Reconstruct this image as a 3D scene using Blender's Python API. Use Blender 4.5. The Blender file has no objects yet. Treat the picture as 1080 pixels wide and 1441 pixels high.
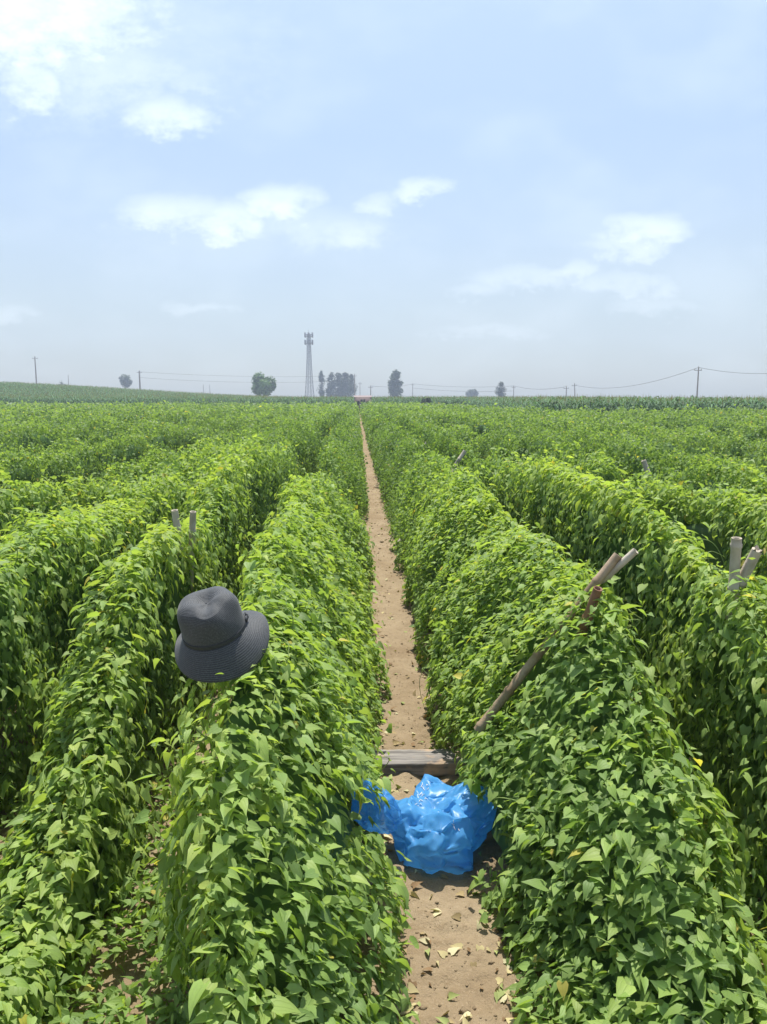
import bpy, math, random
import numpy as np
from mathutils import Vector, Matrix, Euler

# ------------------------------------------------------------------ camera, sky, sun, exposure
scene = bpy.context.scene
FPX, CX, CY, W0, H0 = 1088.0, 540.0, 720.5, 1080, 1441     # photograph's pixels
CAM_H, PITCH, YAW = 1.9, 8.34, 1.95
cam_d = bpy.data.cameras.new('camera')
cam = bpy.data.objects.new('camera', cam_d)
scene.collection.objects.link(cam)
cam.location = (0, 0, CAM_H)
cam.rotation_euler = (math.radians(90 - PITCH), 0, math.radians(-YAW))
cam_d.sensor_fit = 'VERTICAL'
cam_d.sensor_height = 24.0
cam_d.lens = 24.0 * FPX / H0
cam_d.clip_start, cam_d.clip_end = 0.05, 5000
scene.camera = cam
RM = cam.rotation_euler.to_matrix()

def ray(px, py):
    return (RM @ Vector(((px - CX) / FPX, -(py - CY) / FPX, -1.0)))

def at(px, py, Y):
    """world point seen at a pixel of the photograph, at forward distance Y"""
    d = ray(px, py)
    return Vector((0, 0, CAM_H)) + d * (Y / d.y)

SUN_EL, SUN_AZ = 73.0, 4.0          # azimuth from +Y, negative = left of the path
scene.view_settings.view_transform = 'Standard'
scene.view_settings.look = 'None'
scene.view_settings.gamma = 1.0
scene.view_settings.use_curve_mapping = False
scene.view_settings.exposure = 0.80
scene.render.engine = 'CYCLES'
scene.cycles.use_denoising = True
try:
    scene.cycles.denoiser = 'OPENIMAGEDENOISE'
    scene.cycles.denoising_prefilter = 'ACCURATE'
except Exception:
    pass
scene.cycles.max_bounces = 10
scene.cycles.diffuse_bounces = 7
scene.cycles.transmission_bounces = 7
scene.cycles.transparent_max_bounces = 8
scene.cycles.volume_bounces = 0

def N(nt, kind, **kw):
    n = nt.nodes.new(kind)
    for k, v in kw.items():
        setattr(n, k, v)
    return n

def math_node(nt, op, a, b=None, c=None, clamp=False):
    n = N(nt, 'ShaderNodeMath', operation=op, use_clamp=clamp)
    for i, v in enumerate((a, b, c)):
        if v is None:
            continue
        if isinstance(v, (int, float)):
            n.inputs[i].default_value = v
        else:
            nt.links.new(v, n.inputs[i])
    return n.outputs[0]

def smooth(nt, v, lo, hi):
    n = N(nt, 'ShaderNodeMapRange', interpolation_type='SMOOTHSTEP')
    nt.links.new(v, n.inputs['Value'])
    n.inputs['From Min'].default_value = lo
    n.inputs['From Max'].default_value = hi
    return n.outputs['Result']

def mixc(nt, fac, a, b):
    n = N(nt, 'ShaderNodeMix', data_type='RGBA')
    for sock, v in ((n.inputs[0], fac), (n.inputs[6], a), (n.inputs[7], b)):
        if isinstance(v, (int, float)):
            sock.default_value = v
        elif isinstance(v, tuple):
            sock.default_value = (*v, 1.0) if len(v) == 3 else v
        else:
            nt.links.new(v, sock)
    return n.outputs[2]

world = bpy.data.worlds.new('World')
scene.world = world
world.use_nodes = True
wt = world.node_tree
wt.nodes.clear()
sky = N(wt, 'ShaderNodeTexSky', sky_type='NISHITA', sun_disc=False)
sky.sun_elevation = math.radians(SUN_EL)
sky.sun_rotation = math.radians(SUN_AZ)
sky.altitude = 60
sky.air_density = 1.0
sky.dust_density = 1.5
sky.ozone_density = 2.0
tc = N(wt, 'ShaderNodeTexCoord')
def dotn(vec):
    n = N(wt, 'ShaderNodeVectorMath', operation='DOT_PRODUCT')
    wt.links.new(tc.outputs['Generated'], n.inputs[0])
    n.inputs[1].default_value = vec
    return n.outputs['Value']
dx, dy, dz = dotn((1, 0, 0)), dotn((0, 1, 0)), dotn((0, 0, 1))
dys = math_node(wt, 'MAXIMUM', dy, 0.05)
su, sv = math_node(wt, 'DIVIDE', dx, dys), math_node(wt, 'DIVIDE', dz, dys)
comb = N(wt, 'ShaderNodeCombineXYZ')
wt.links.new(su, comb.inputs[0])
wt.links.new(math_node(wt, 'MULTIPLY', sv, 1.7), comb.inputs[1])
def wnoise(scale, detail, off, rough=0.55):
    mp = N(wt, 'ShaderNodeMapping')
    wt.links.new(comb.outputs[0], mp.inputs['Vector'])
    mp.inputs['Location'].default_value = off
    n = N(wt, 'ShaderNodeTexNoise')
    n.inputs['Scale'].default_value = scale
    n.inputs['Detail'].default_value = detail
    n.inputs['Roughness'].default_value = rough
    wt.links.new(mp.outputs[0], n.inputs['Vector'])
    return n.outputs['Fac']
nz1, nz2, nz3 = wnoise(14, 5, (3, 1, 0)), wnoise(26, 9, (7, 2, 5), 0.66), wnoise(5, 3, (1, 9, 2))
wu = math_node(wt, 'ADD', su, math_node(wt, 'MULTIPLY', math_node(wt, 'SUBTRACT', nz1, 0.5), 0.13))
wv = math_node(wt, 'ADD', sv, math_node(wt, 'MULTIPLY', math_node(wt, 'SUBTRACT', nz2, 0.5), 0.05))
# cumulus puffs and wisps: (pixel x, pixel y, half width, half height, opacity)
CLOUDS = [(40, 10, 170, 90, 1.0), (60, 20, 120, 60, 1.0), (45, 118, 46, 38, .8), (150, 100, 110, 48, .5), (238, 164, 62, 28, .8), (270, 115, 50, 18, .35),
          (110, 135, 120, 30, .35), (240, 300, 75, 24, .7), (320, 312, 66, 28, .85), (400, 288, 58, 26, .85), (430, 320, 110, 30, .35),
          (490, 330, 40, 22, .55), (590, 265, 38, 15, .65), (540, 290, 26, 18, .5), (905, 325, 64, 24, .8), (880, 348, 66, 18, .55),
          (760, 390, 110, 16, .42), (817, 385, 28, 18, .6), (895, 400, 80, 18, .45), (668, 408, 44, 12, .35), (285, 434, 46, 11, .35),
          (25, 440, 44, 13, .35), (690, 465, 90, 11, .35), (920, 430, 70, 14, .3), (350, 330, 240, 40, .14), (120, 60, 260, 110, .25)]
mask = None
for (px, py, hw, hh, op) in CLOUDS:
    d = ray(px, py)
    cu, cv = d.x / d.y, d.z / d.y
    a, b = hw / FPX, hh / FPX
    eu = math_node(wt, 'DIVIDE', math_node(wt, 'SUBTRACT', wu, cu), a)
    ev = math_node(wt, 'DIVIDE', math_node(wt, 'SUBTRACT', wv, cv), b)
    r2 = math_node(wt, 'ADD', math_node(wt, 'MULTIPLY', eu, eu), math_node(wt, 'MULTIPLY', ev, ev))
    m = math_node(wt, 'SUBTRACT', 1.0, math_node(wt, 'MULTIPLY', r2, 0.8))
    m = math_node(wt, 'ADD', m, math_node(wt, 'MULTIPLY', math_node(wt, 'SUBTRACT', nz2, 0.5), 2.1))
    m = math_node(wt, 'MULTIPLY', smooth(wt, m, -0.4, 1.6), op)
    mask = m if mask is None else math_node(wt, 'MAXIMUM', mask, m)
veil = math_node(wt, 'MULTIPLY', smooth(wt, nz3, 0.40, 0.75), 0.16)
mask = math_node(wt, 'MAXIMUM', mask, veil)
mask = math_node(wt, 'MULTIPLY', mask, smooth(wt, dy, 0.05, 0.3))
mask = math_node(wt, 'MULTIPLY', mask, smooth(wt, sv, -0.01, 0.05))
SKY_K = 0.102
CLOUD_C = (6.6, 7.3, 7.8)
grad = N(wt, 'ShaderNodeMapRange')
wt.links.new(dz, grad.inputs['Value'])
for k_, v_ in (('From Min', 0.05), ('From Max', 0.42), ('To Min', 0.76), ('To Max', 1.14)):
    grad.inputs[k_].default_value = v_
lowf = N(wt, 'ShaderNodeMapRange')
wt.links.new(dz, lowf.inputs['Value'])
for k_, v_ in (('From Min', 0.0), ('From Max', 0.30), ('To Min', 0.55), ('To Max', 0.18)):
    lowf.inputs[k_].default_value = v_
pale = mixc(wt, lowf.outputs['Result'], sky.outputs['Color'], (5.15, 5.8, 6.1))
skyc = N(wt, 'ShaderNodeVectorMath', operation='SCALE')
wt.links.new(pale, skyc.inputs[0])
wt.links.new(grad.outputs['Result'], skyc.inputs['Scale'])
col = mixc(wt, mask, skyc.outputs['Vector'], CLOUD_C)
bg = N(wt, 'ShaderNodeBackground')
wt.links.new(col, bg.inputs['Color'])
bg.inputs['Strength'].default_value = SKY_K
wo = N(wt, 'ShaderNodeOutputWorld')
wt.links.new(bg.outputs[0], wo.inputs['Surface'])

sd = bpy.data.lights.new('sun', 'SUN')
sd.energy = 4.0
sd.angle = math.radians(0.55)
sd.color = (1.0, 0.955, 0.87)
so = bpy.data.objects.new('sun', sd)
scene.collection.objects.link(so)
so.location = (0, 0, 60)
el, az = math.radians(SUN_EL), math.radians(SUN_AZ)
sdir = Vector((math.sin(az) * math.cos(el), math.cos(az) * math.cos(el), math.sin(el)))
so.rotation_euler = sdir.to_track_quat('Z', 'Y').to_euler()

# ------------------------------------------------------------------ helpers
rng = np.random.default_rng(7)
random.seed(7)

def link(o, parent=None):
    scene.collection.objects.link(o)
    if parent is not None:
        o.parent = parent
    return o

def tag(o, label=None, cat=None, group=None, kind=None):
    if label: o['label'] = label
    if cat: o['category'] = cat
    if group: o['group'] = group
    if kind: o['kind'] = kind
    return o

def empty(name, loc=(0, 0, 0), rot=(0, 0, 0)):
    o = bpy.data.objects.new(name, None)
    o.empty_display_size = 0.1
    o.location = loc
    o.rotation_euler = rot
    return link(o)

def mesh_np(name, V, F, mat, parent=None, attrs=None, smooth_shade=False):
    """V (n,3), F (m,3|4) -> one mesh object"""
    V = np.ascontiguousarray(V, dtype=np.float32)
    F = np.ascontiguousarray(F, dtype=np.int32)
    k = F.shape[1]
    me = bpy.data.meshes.new(name)
    me.vertices.add(len(V))
    me.vertices.foreach_set('co', V.ravel())
    me.loops.add(F.size)
    me.loops.foreach_set('vertex_index', F.ravel())
    me.polygons.add(len(F))
    me.polygons.foreach_set('loop_start', np.arange(0, F.size, k, dtype=np.int32))
    me.polygons.foreach_set('loop_total', np.full(len(F), k, dtype=np.int32))
    if smooth_shade:
        me.polygons.foreach_set('use_smooth', np.ones(len(F), dtype=bool))
    me.update(calc_edges=True)
    for an, (ty, arr) in (attrs or {}).items():
        a = me.attributes.new(an, ty, 'POINT')
        key = {'FLOAT_COLOR': 'color', 'FLOAT2': 'vector', 'FLOAT': 'value', 'FLOAT_VECTOR': 'vector'}[ty]
        a.data.foreach_set(key, np.ascontiguousarray(arr, dtype=np.float32).ravel())
    me.materials.append(mat)
    me.validate()
    return link(bpy.data.objects.new(name, me), parent)

def _hash(ix, iy, iz, seed):
    h = (ix * 374761393 + iy * 668265263 + iz * 2147483647 + seed * 1274126177) & 0xFFFFFFFF
    h = ((h ^ (h >> 13)) * 1274126177) & 0xFFFFFFFF
    h = ((h ^ (h >> 16)) * 2246822519) & 0xFFFFFFFF
    return (h & 0xFFFFFF) / float(0xFFFFFF)

def vnoise(x, y, z=0.0, seed=0):
    """value noise in -1..1"""
    x, y, z = np.broadcast_arrays(np.asarray(x, float), np.asarray(y, float), np.asarray(z, float))
    ix, iy, iz = np.floor(x).astype(np.int64), np.floor(y).astype(np.int64), np.floor(z).astype(np.int64)
    fx, fy, fz = x - ix, y - iy, z - iz
    fx, fy, fz = (f * f * (3 - 2 * f) for f in (fx, fy, fz))
    r = 0.0
    for a in (0, 1):
        for b in (0, 1):
            for c in (0, 1):
                w = (fx if a else 1 - fx) * (fy if b else 1 - fy) * (fz if c else 1 - fz)
                r = r + w * _hash(ix + a, iy + b, iz + c, seed)
    return r * 2 - 1

def sstep(t):
    t = np.clip(t, 0, 1)
    return t * t * (3 - 2 * t)

def nrm(a):
    return a / np.maximum(np.linalg.norm(a, axis=-1, keepdims=True), 1e-9)

class Buf:
    """collects triangles / quads of one mesh"""
    def __init__(self):
        self.v, self.f, self.n = [], [], 0
    def add(self, V, F):
        V = np.asarray(V, float).reshape(-1, 3)
        F = np.asarray(F, int)
        if F.shape[1] == 4:
            F = np.concatenate([F[:, [0, 1, 2]], F[:, [0, 2, 3]]])
        self.v.append(V)
        self.f.append(F + self.n)
        self.n += len(V)
    def box(self, c, s, rot=None):
        V = np.array([[x, y, z] for x in (-.5, .5) for y in (-.5, .5) for z in (-.5, .5)]) * np.array(s)
        if rot is not None:
            V = V @ np.array(rot).T
        self.add(V + np.array(c), [[0, 1, 3, 2], [4, 6, 7, 5], [0, 4, 5, 1], [2, 3, 7, 6], [0, 2, 6, 4], [1, 5, 7, 3]])
    def tube(self, pts, rad, seg=8, cap=True):
        pts = np.asarray(pts, float)
        n = len(pts)
        rad = np.broadcast_to(np.asarray(rad, float), (n,))
        T = np.gradient(pts, axis=0)
        T = nrm(T)
        ref = np.array([0, 0, 1.0]) if abs(T[0, 2]) < 0.9 else np.array([1.0, 0, 0])
        A = nrm(np.cross(T, ref))
        B = np.cross(T, A)
        an = np.linspace(0, 2 * math.pi, seg, endpoint=False)
        ring = pts[:, None, :] + rad[:, None, None] * (np.cos(an)[None, :, None] * A[:, None, :] + np.sin(an)[None, :, None] * B[:, None, :])
        F = []
        for i in range(n - 1):
            for j in range(seg):
                F.append([i * seg + j, i * seg + (j + 1) % seg, (i + 1) * seg + (j + 1) % seg, (i + 1) * seg + j])
        self.add(ring.reshape(-1, 3), F)
        if cap:
            for e in (0, n - 1):
                V = np.vstack([ring[e], pts[e][None]])
                self.add(V, [[j, (j + 1) % seg, seg] for j in range(seg)])
    def build(self, name, mat, parent=None, **kw):
        return mesh_np(name, np.vstack(self.v), np.vstack(self.f), mat, parent, **kw)

# ------------------------------------------------------------------ materials
def new_mat(name):
    m = bpy.data.materials.new(name)
    m.use_nodes = True
    nt = m.node_tree
    nt.nodes.clear()
    out = N(nt, 'ShaderNodeOutputMaterial')
    return m, nt, out

def tex_noise(nt, scale, detail=4, rough=0.55, coord='Object', dist=0.0, kind='FBM'):
    t = N(nt, 'ShaderNodeTexCoord')
    n = N(nt, 'ShaderNodeTexNoise')
    n.inputs['Scale'].default_value = scale
    n.inputs['Detail'].default_value = detail
    n.inputs['Roughness'].default_value = rough
    n.noise_type = kind
    n.inputs['Distortion'].default_value = dist
    nt.links.new(t.outputs[coord], n.inputs['Vector'])
    return n.outputs['Fac']

def bump(nt, h, strength, dist):
    b = N(nt, 'ShaderNodeBump')
    b.inputs['Strength'].default_value = strength
    b.inputs['Distance'].default_value = dist
    nt.links.new(h, b.inputs['Height'])
    return b.outputs['Normal']

def simple_mat(name, c1, c2, scale=8, rough=0.8, bump_s=0.3, bump_d=0.01, spec=0.3, metallic=0.0):
    m, nt, out = new_mat(name)
    p = N(nt, 'ShaderNodeBsdfPrincipled')
    n1 = tex_noise(nt, scale, 5)
    nt.links.new(mixc(nt, smooth(nt, n1, 0.3, 0.7), c1, c2), p.inputs['Base Color'])
    p.inputs['Roughness'].default_value = rough
    p.inputs['Specular IOR Level'].default_value = spec
    p.inputs['Metallic'].default_value = metallic
    nt.links.new(bump(nt, tex_noise(nt, scale * 6, 4), bump_s, bump_d), p.inputs['Normal'])
    nt.links.new(p.outputs[0], out.inputs['Surface'])
    return m

def leaf_mat(name, transl=0.32, rough=0.50, spec=0.26, veins=True):
    m, nt, out = new_mat(name)
    at_c = N(nt, 'ShaderNodeAttribute', attribute_name='leaf_colour')
    c = at_c.outputs['Color']
    p = N(nt, 'ShaderNodeBsdfPrincipled')
    if veins:
        at_u = N(nt, 'ShaderNodeAttribute', attribute_name='leaf_uv')
        sep = N(nt, 'ShaderNodeSeparateXYZ')
        nt.links.new(at_u.outputs['Vector'], sep.inputs[0])
        au = math_node(nt, 'ABSOLUTE', sep.outputs[0])
        mid = smooth(nt, au, 0.10, 0.02)
        side = math_node(nt, 'MULTIPLY', smooth(nt, math_node(nt, 'ABSOLUTE', math_node(nt, 'SUBTRACT', au, 0.52)), 0.07, 0.01), 0.6)
        vein = math_node(nt, 'MAXIMUM', mid, side)
        light = mixc(nt, 0.45, c, (0.26, 0.34, 0.13))
        c = mixc(nt, math_node(nt, 'MULTIPLY', vein, 0.38), c, light)
        nt.links.new(bump(nt, math_node(nt, 'ADD', vein, math_node(nt, 'MULTIPLY', tex_noise(nt, 60, 2), 0.5)), 0.35, 0.004), p.inputs['Normal'])
    nt.links.new(c, p.inputs['Base Color'])
    p.inputs['Roughness'].default_value = rough
    p.inputs['Specular IOR Level'].default_value = spec
    t = N(nt, 'ShaderNodeBsdfTranslucent')
    tcol = N(nt, 'ShaderNodeMix', data_type='RGBA', blend_type='MULTIPLY')
    tcol.inputs[0].default_value = 1.0
    nt.links.new(c, tcol.inputs[6])
    tcol.inputs[7].default_value = (1.75, 1.75, 0.75, 1)
    nt.links.new(tcol.outputs[2], t.inputs['Color'])
    mx = N(nt, 'ShaderNodeMixShader')
    mx.inputs[0].default_value = transl
    nt.links.new(p.outputs[0], mx.inputs[1])
    nt.links.new(t.outputs[0], mx.inputs[2])
    nt.links.new(mx.outputs[0], out.inputs['Surface'])
    return m

M_LEAF = leaf_mat('vine_leaf', 0.40)
M_CORN = leaf_mat('corn_leaf', 0.25, 0.6, 0.2, veins=False)
M_TREE = leaf_mat('tree_leaf', 0.2, 0.55, 0.3, veins=False)
M_DRY = leaf_mat('dry_leaf', 0.12, 0.8, 0.15, veins=False)

def soil_mat():
    m, nt, out = new_mat('dry_soil')
    p = N(nt, 'ShaderNodeBsdfPrincipled')
    n1, n2, n3 = tex_noise(nt, 2.2, 6), tex_noise(nt, 26, 6, 0.65), tex_noise(nt, 130, 3)
    a = mixc(nt, smooth(nt, n1, 0.3, 0.7), (0.215, 0.158, 0.096), (0.290, 0.226, 0.146))
    a = mixc(nt, math_node(nt, 'MULTIPLY', smooth(nt, n2, 0.5, 0.72), 0.5), a, (0.185, 0.13, 0.075))
    a = mixc(nt, math_node(nt, 'MULTIPLY', smooth(nt, n3, 0.55, 0.75), 0.35), a, (0.42, 0.34, 0.24))
    nt.links.new(a, p.inputs['Base Color'])
    p.inputs['Roughness'].default_value = 0.95
    p.inputs['Specular IOR Level'].default_value = 0.1
    h = math_node(nt, 'ADD', math_node(nt, 'MULTIPLY', n2, 1.0), math_node(nt, 'MULTIPLY', n3, 0.3))
    nt.links.new(bump(nt, h, 0.8, 0.02), p.inputs['Normal'])
    nt.links.new(p.outputs[0], out.inputs['Surface'])
    return m
M_SOIL = soil_mat()
M_BAMBOO = simple_mat('weathered_bamboo', (0.36, 0.31, 0.23), (0.52, 0.46, 0.38), 14, 0.75, 0.3, 0.004)
M_BAMBOO_B = simple_mat('brown_bamboo', (0.24, 0.165, 0.10), (0.38, 0.29, 0.20), 12, 0.6, 0.3, 0.004)
M_BAMBOO_R = simple_mat('reddish_bamboo', (0.17, 0.085, 0.05), (0.26, 0.14, 0.085), 12, 0.6, 0.3, 0.004)
M_STEM = simple_mat('green_stem', (0.14, 0.22, 0.05), (0.22, 0.30, 0.08), 20, 0.6)
M_CONC = simple_mat('grey_concrete', (0.24, 0.235, 0.22), (0.33, 0.32, 0.30), 3, 0.9)
M_STEEL = simple_mat('galvanised_steel', (0.13, 0.14, 0.15), (0.18, 0.19, 0.20), 2, 0.5, 0.1)
M_WIRE = simple_mat('dark_cable', (0.05, 0.05, 0.055), (0.07, 0.07, 0.07), 2, 0.6, 0.0)
M_BARK = simple_mat('tree_bark', (0.10, 0.08, 0.06), (0.17, 0.14, 0.11), 5, 0.9)
M_BRICK = simple_mat('red_brick', (0.25, 0.185, 0.175), (0.31, 0.235, 0.22), 2, 0.9)
M_ROOF = simple_mat('dull_red_roof', (0.23, 0.18, 0.175), (0.28, 0.22, 0.21), 2, 0.9)
M_DARK = simple_mat('dark_opening', (0.03, 0.03, 0.035), (0.05, 0.05, 0.05), 2, 0.6)

def plank_mat():
    m, nt, out = new_mat('weathered_plank')
    p = N(nt, 'ShaderNodeBsdfPrincipled')
    t = N(nt, 'ShaderNodeTexCoord')
    mp = N(nt, 'ShaderNodeMapping')
    mp.inputs['Scale'].default_value = (3, 60, 60)
    nt.links.new(t.outputs['Object'], mp.inputs['Vector'])
    n = N(nt, 'ShaderNodeTexNoise')
    n.inputs['Scale'].default_value = 1.0
    n.inputs['Detail'].default_value = 6
    nt.links.new(mp.outputs[0], n.inputs['Vector'])
    c = mixc(nt, smooth(nt, n.outputs['Fac'], 0.35, 0.65), (0.11, 0.10, 0.092), (0.25, 0.23, 0.21))
    c = mixc(nt, math_node(nt, 'MULTIPLY', smooth(nt, tex_noise(nt, 9, 4), 0.5, 0.65), 0.7), c, (0.42, 0.29, 0.18))
    nt.links.new(c, p.inputs['Base Color'])
    p.inputs['Roughness'].default_value = 0.9
    nt.links.new(bump(nt, n.outputs['Fac'], 0.35, 0.003), p.inputs['Normal'])
    nt.links.new(p.outputs[0], out.inputs['Surface'])
    return m
M_PLANK = plank_mat()

# ------------------------------------------------------------------ terrain, ground, path
def terrain(x, y):
    return 4.0 * sstep((-np.asarray(x, float) - 4) / 95) * sstep((np.asarray(y, float) - 100) / 75)

def grid_mesh(name, xs, ys, zf, mat, **kw):
    X, Y = np.meshgrid(xs, ys)
    V = np.stack([X, Y, zf(X, Y)], -1).reshape(-1, 3)
    nx, ny = len(xs), len(ys)
    i = np.arange(ny - 1)[:, None] * nx + np.arange(nx - 1)[None]
    F = np.stack([i, i + 1, i + nx + 1, i + nx], -1).reshape(-1, 4)
    return mesh_np(name, V, F, mat, smooth_shade=True, **kw)

def spaced(lo, hi, fine, k):
    a = [0.0]
    while a[-1] < hi:
        a.append(a[-1] + max(fine, k * a[-1]))
    b = [0.0]
    while b[-1] < -lo:
        b.append(b[-1] + max(fine, k * b[-1]))
    return np.array([-v for v in b[:0:-1]] + a)

g = grid_mesh('ground', spaced(-900, 900, 2.0, 0.05), spaced(-15, 1400, 2.0, 0.04), lambda x, y: terrain(x, y), M_SOIL)
tag(g, 'bare sandy brown soil between and under the vine rows', 'ground', kind='structure')

PATH_X = 0.30
def path_z(x, y):
    edge = sstep((0.75 - np.abs(x - PATH_X)) / 0.25)
    k = 1.0 / (1 + 0.06 * y)
    z = 0.030 + 0.016 * vnoise(x * 5, y * 5, 0, 3) + 0.012 * vnoise(x * 13, y * 13, 0, 4) + 0.009 * vnoise(x * 31, y * 31, 0, 5)
    z = z + 0.028 * np.maximum(0, vnoise(x * 1.6, y * 3.2, 0, 9)) ** 2
    return 0.006 + np.maximum(0.0, z) * edge * (0.35 + 0.65 * k)
ysp = [0.6]
while ysp[-1] < 108:
    ysp.append(ysp[-1] + max(0.014, 0.006 * ysp[-1]))
p = grid_mesh('path', np.arange(PATH_X - 0.75, PATH_X + 0.751, 0.015), np.array(ysp), path_z, M_SOIL)
tag(p, 'narrow trodden dirt path running straight between two vine rows', 'path', kind='structure')

# ------------------------------------------------------------------ vine rows
MID = np.array([[0, 0, 0], [0, .36, .0], [0, .70, -.01], [0, 1.0, -.06]])
SIDE = np.array([[-.24, -.14, .05], [-.37, .08, .11], [-.29, .40, .10], [-.12, .72, .04]])
T0 = np.vstack([MID, SIDE, SIDE * [-1, 1, 1]])
U0 = np.array([[0, v] for v in (0, .36, .7, 1)] + [[-1, v] for v in (0, .1, .42, .72)] + [[1, v] for v in (0, .1, .42, .72)], float)
_h = [[0, 5, 4], [0, 1, 5], [1, 6, 5], [1, 2, 6], [2, 7, 6], [2, 3, 7]]
F0 = np.array(_h + [[a + (4 if a > 3 else 0), c + (4 if c > 3 else 0), b + (4 if b > 3 else 0)] for a, b, c in _h])
T1 = np.array([[0, 0, 0], [-.42, .28, .10], [0, 1, -.05], [.42, .28, .10]])
U1 = np.array([[0, 0], [-1, .3], [0, 1], [1, .3]], float)
F1 = np.array([[0, 2, 1], [0, 3, 2]])

def leaves(P, nl, tip, L, lod, colour, rg):
    """leaf blades at P with normal nl, tip direction tip, length L"""
    T, U, F = (T0, U0, F0) if lod == 0 else (T1, U1, F1)
    n = len(P)
    nl = nrm(nl)
    tip = nrm(tip - nl * np.sum(tip * nl, 1, keepdims=True))
    sd_ = np.cross(tip, nl)
    wx = rg.uniform(0.78, 1.15, (n, 1))
    fold = rg.uniform(0.2, 1.7, (n, 1))
    droop = rg.uniform(0.0, 0.38, (n, 1))
    x = T[None, :, 0] * wx
    y = T[None, :, 1] * np.ones((n, 1))
    z = T[None, :, 2] * fold - droop * T[None, :, 1] ** 2 + 0.10 * rg.standard_normal((n, 1)) * T[None, :, 0] + 0.30 * rg.standard_normal((n, 1)) * T[None, :, 0] * T[None, :, 1]
    x = x + 0.10 * rg.standard_normal((n, 1)) * T[None, :, 1] ** 2
    V = P[:, None] + L[:, None, None] * (x[..., None] * sd_[:, None] + y[..., None] * tip[:, None] + z[..., None] * nl[:, None])
    k = len(T)
    FF = F[None] + (np.arange(n) * k)[:, None, None]
    C = np.repeat(np.concatenate([colour, np.ones((n, 1))], 1), k, 0)
    return V.reshape(-1, 3), FF.reshape(-1, 3), C, np.tile(U, (n, 1))

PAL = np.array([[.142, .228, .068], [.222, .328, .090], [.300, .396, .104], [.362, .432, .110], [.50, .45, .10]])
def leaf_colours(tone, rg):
    """tone 0..1.. from dark (mature leaves, painted shade) to young yellow-green"""
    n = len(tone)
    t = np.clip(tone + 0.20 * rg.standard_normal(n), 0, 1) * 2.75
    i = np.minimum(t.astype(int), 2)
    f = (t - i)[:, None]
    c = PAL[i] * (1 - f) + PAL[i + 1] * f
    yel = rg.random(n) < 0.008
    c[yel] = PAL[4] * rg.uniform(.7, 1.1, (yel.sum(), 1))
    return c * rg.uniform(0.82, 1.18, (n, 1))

def section(a, b, w, h):
    """arc-length table of one flank: t = 0 foot, pi/2 crest"""
    t = np.linspace(0, math.pi / 2, 120)
    x, z = w * np.cos(t) ** a, h * np.sin(t) ** b
    s = np.concatenate([[0], np.cumsum(np.hypot(np.diff(x), np.diff(z)))])
    return t, s

class Row:
    def __init__(self, cx, side_path, ytop, yend, H=1.2, seed=0, wl=.27, wr=.27, drift=0.0, tail=0.16, ramp=1.75, al=.78, ar=.78, spread=(0, 0)):
        self.spread = {-1: spread[0], 1: spread[1]}
        self.cx, self.ytop, self.yend, self.H, self.seed, self.drift, self.tail, self.ramp = cx, ytop, yend, H, seed, drift, tail, ramp
        self.w, self.a = {-1: wl, 1: wr}, {-1: al, 1: ar}
        if side_path:
            self.w[side_path], self.a[side_path] = 0.56, 1.42
        self.path_side = side_path
    def prepare(self, y0, y1):
        y = np.arange(y0 - 0.5, y1 + 0.5, 0.03)
        self.gy = y
        s = self.seed
        base = self.H * (1 + 0.10 * vnoise(y * 0.9, s, 0, 11) + 0.05 * vnoise(y * 0.33, s, 0, 12)) \
            - 0.10 * np.maximum(0, vnoise(y * 0.55, s * 3.1, 0, 13)) - 0.52 * sstep((vnoise(y * 0.62, s * 1.7, 0, 14) - 0.28) / 0.3) * sstep((y - 7) / 3)
        lin = (y - (self.ytop - self.ramp)) / self.ramp
        r = 0.35 * sstep(lin) + 0.65 * np.clip(lin, 0, 1)
        base = base + 0.065 * vnoise(y * 3.1, s, 2, 19) + 0.03 * vnoise(y * 7.0, s, 2, 20)
        self.gh = np.maximum(self.tail * (0.7 + 0.5 * vnoise(y * 2, s, 0, 15)), base * r)
        self.gc = self.cx + 0.07 * vnoise(y * 0.5, s, 0, 16) + 0.10 * vnoise(y * 0.8, s, 5, 16) * sstep((y - 6) / 5) * (0 if self.path_side else 1) + 0.04 * vnoise(y * 1.4, s, 0, 17) + self.drift * (1 - np.clip(lin, 0, 1))
        self.gw = {sd_: self.w[sd_] * (1 + 0.16 * vnoise(y * 1.1, s, sd_, 18)) * (0.85 + 0.15 * np.clip(self.gh / self.H, 0, 1)) + self.spread[sd_] * (1 - np.clip(lin, 0, 1)) for sd_ in (-1, 1)}
    def height(self, y):
        return np.interp(y, self.gy, self.gh)
    def crest(self, y):
        return np.interp(y, self.gy, self.gc)
    def point(self, y, t, side):
        h = self.height(y)
        a = np.where(side < 0, self.a[-1], self.a[1])
        w = np.where(side < 0, np.interp(y, self.gy, self.gw[-1]), np.interp(y, self.gy, self.gw[1]))
        ct, st = np.maximum(np.cos(t), 1e-4), np.maximum(np.sin(t), 1e-4)
        pth = (side == self.path_side) | (a > 1)
        over = np.where(pth, 1.0, 0.84 + 0.24 * st ** 2)       # trellis walls overhang: the canopy is wider than the foot
        x = self.crest(y) + side * w * ct ** a * over
        z = h * st ** a
        return np.stack([x, y, z], -1)
    def frame(self, y, t, side):
        P = self.point(y, t, side)
        e = 0.02
        dt = self.point(y, np.clip(t + e, 0, math.pi / 2), side) - self.point(y, np.clip(t - e, 0, math.pi / 2), side)
        dyv = self.point(y + e, t, side) - self.point(y - e, t, side)
        n = nrm(np.cross(dyv, dt) * side[:, None])
        flip = n[:, 2] < -0.3
        n[flip] *= -1
        return P, n

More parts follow.
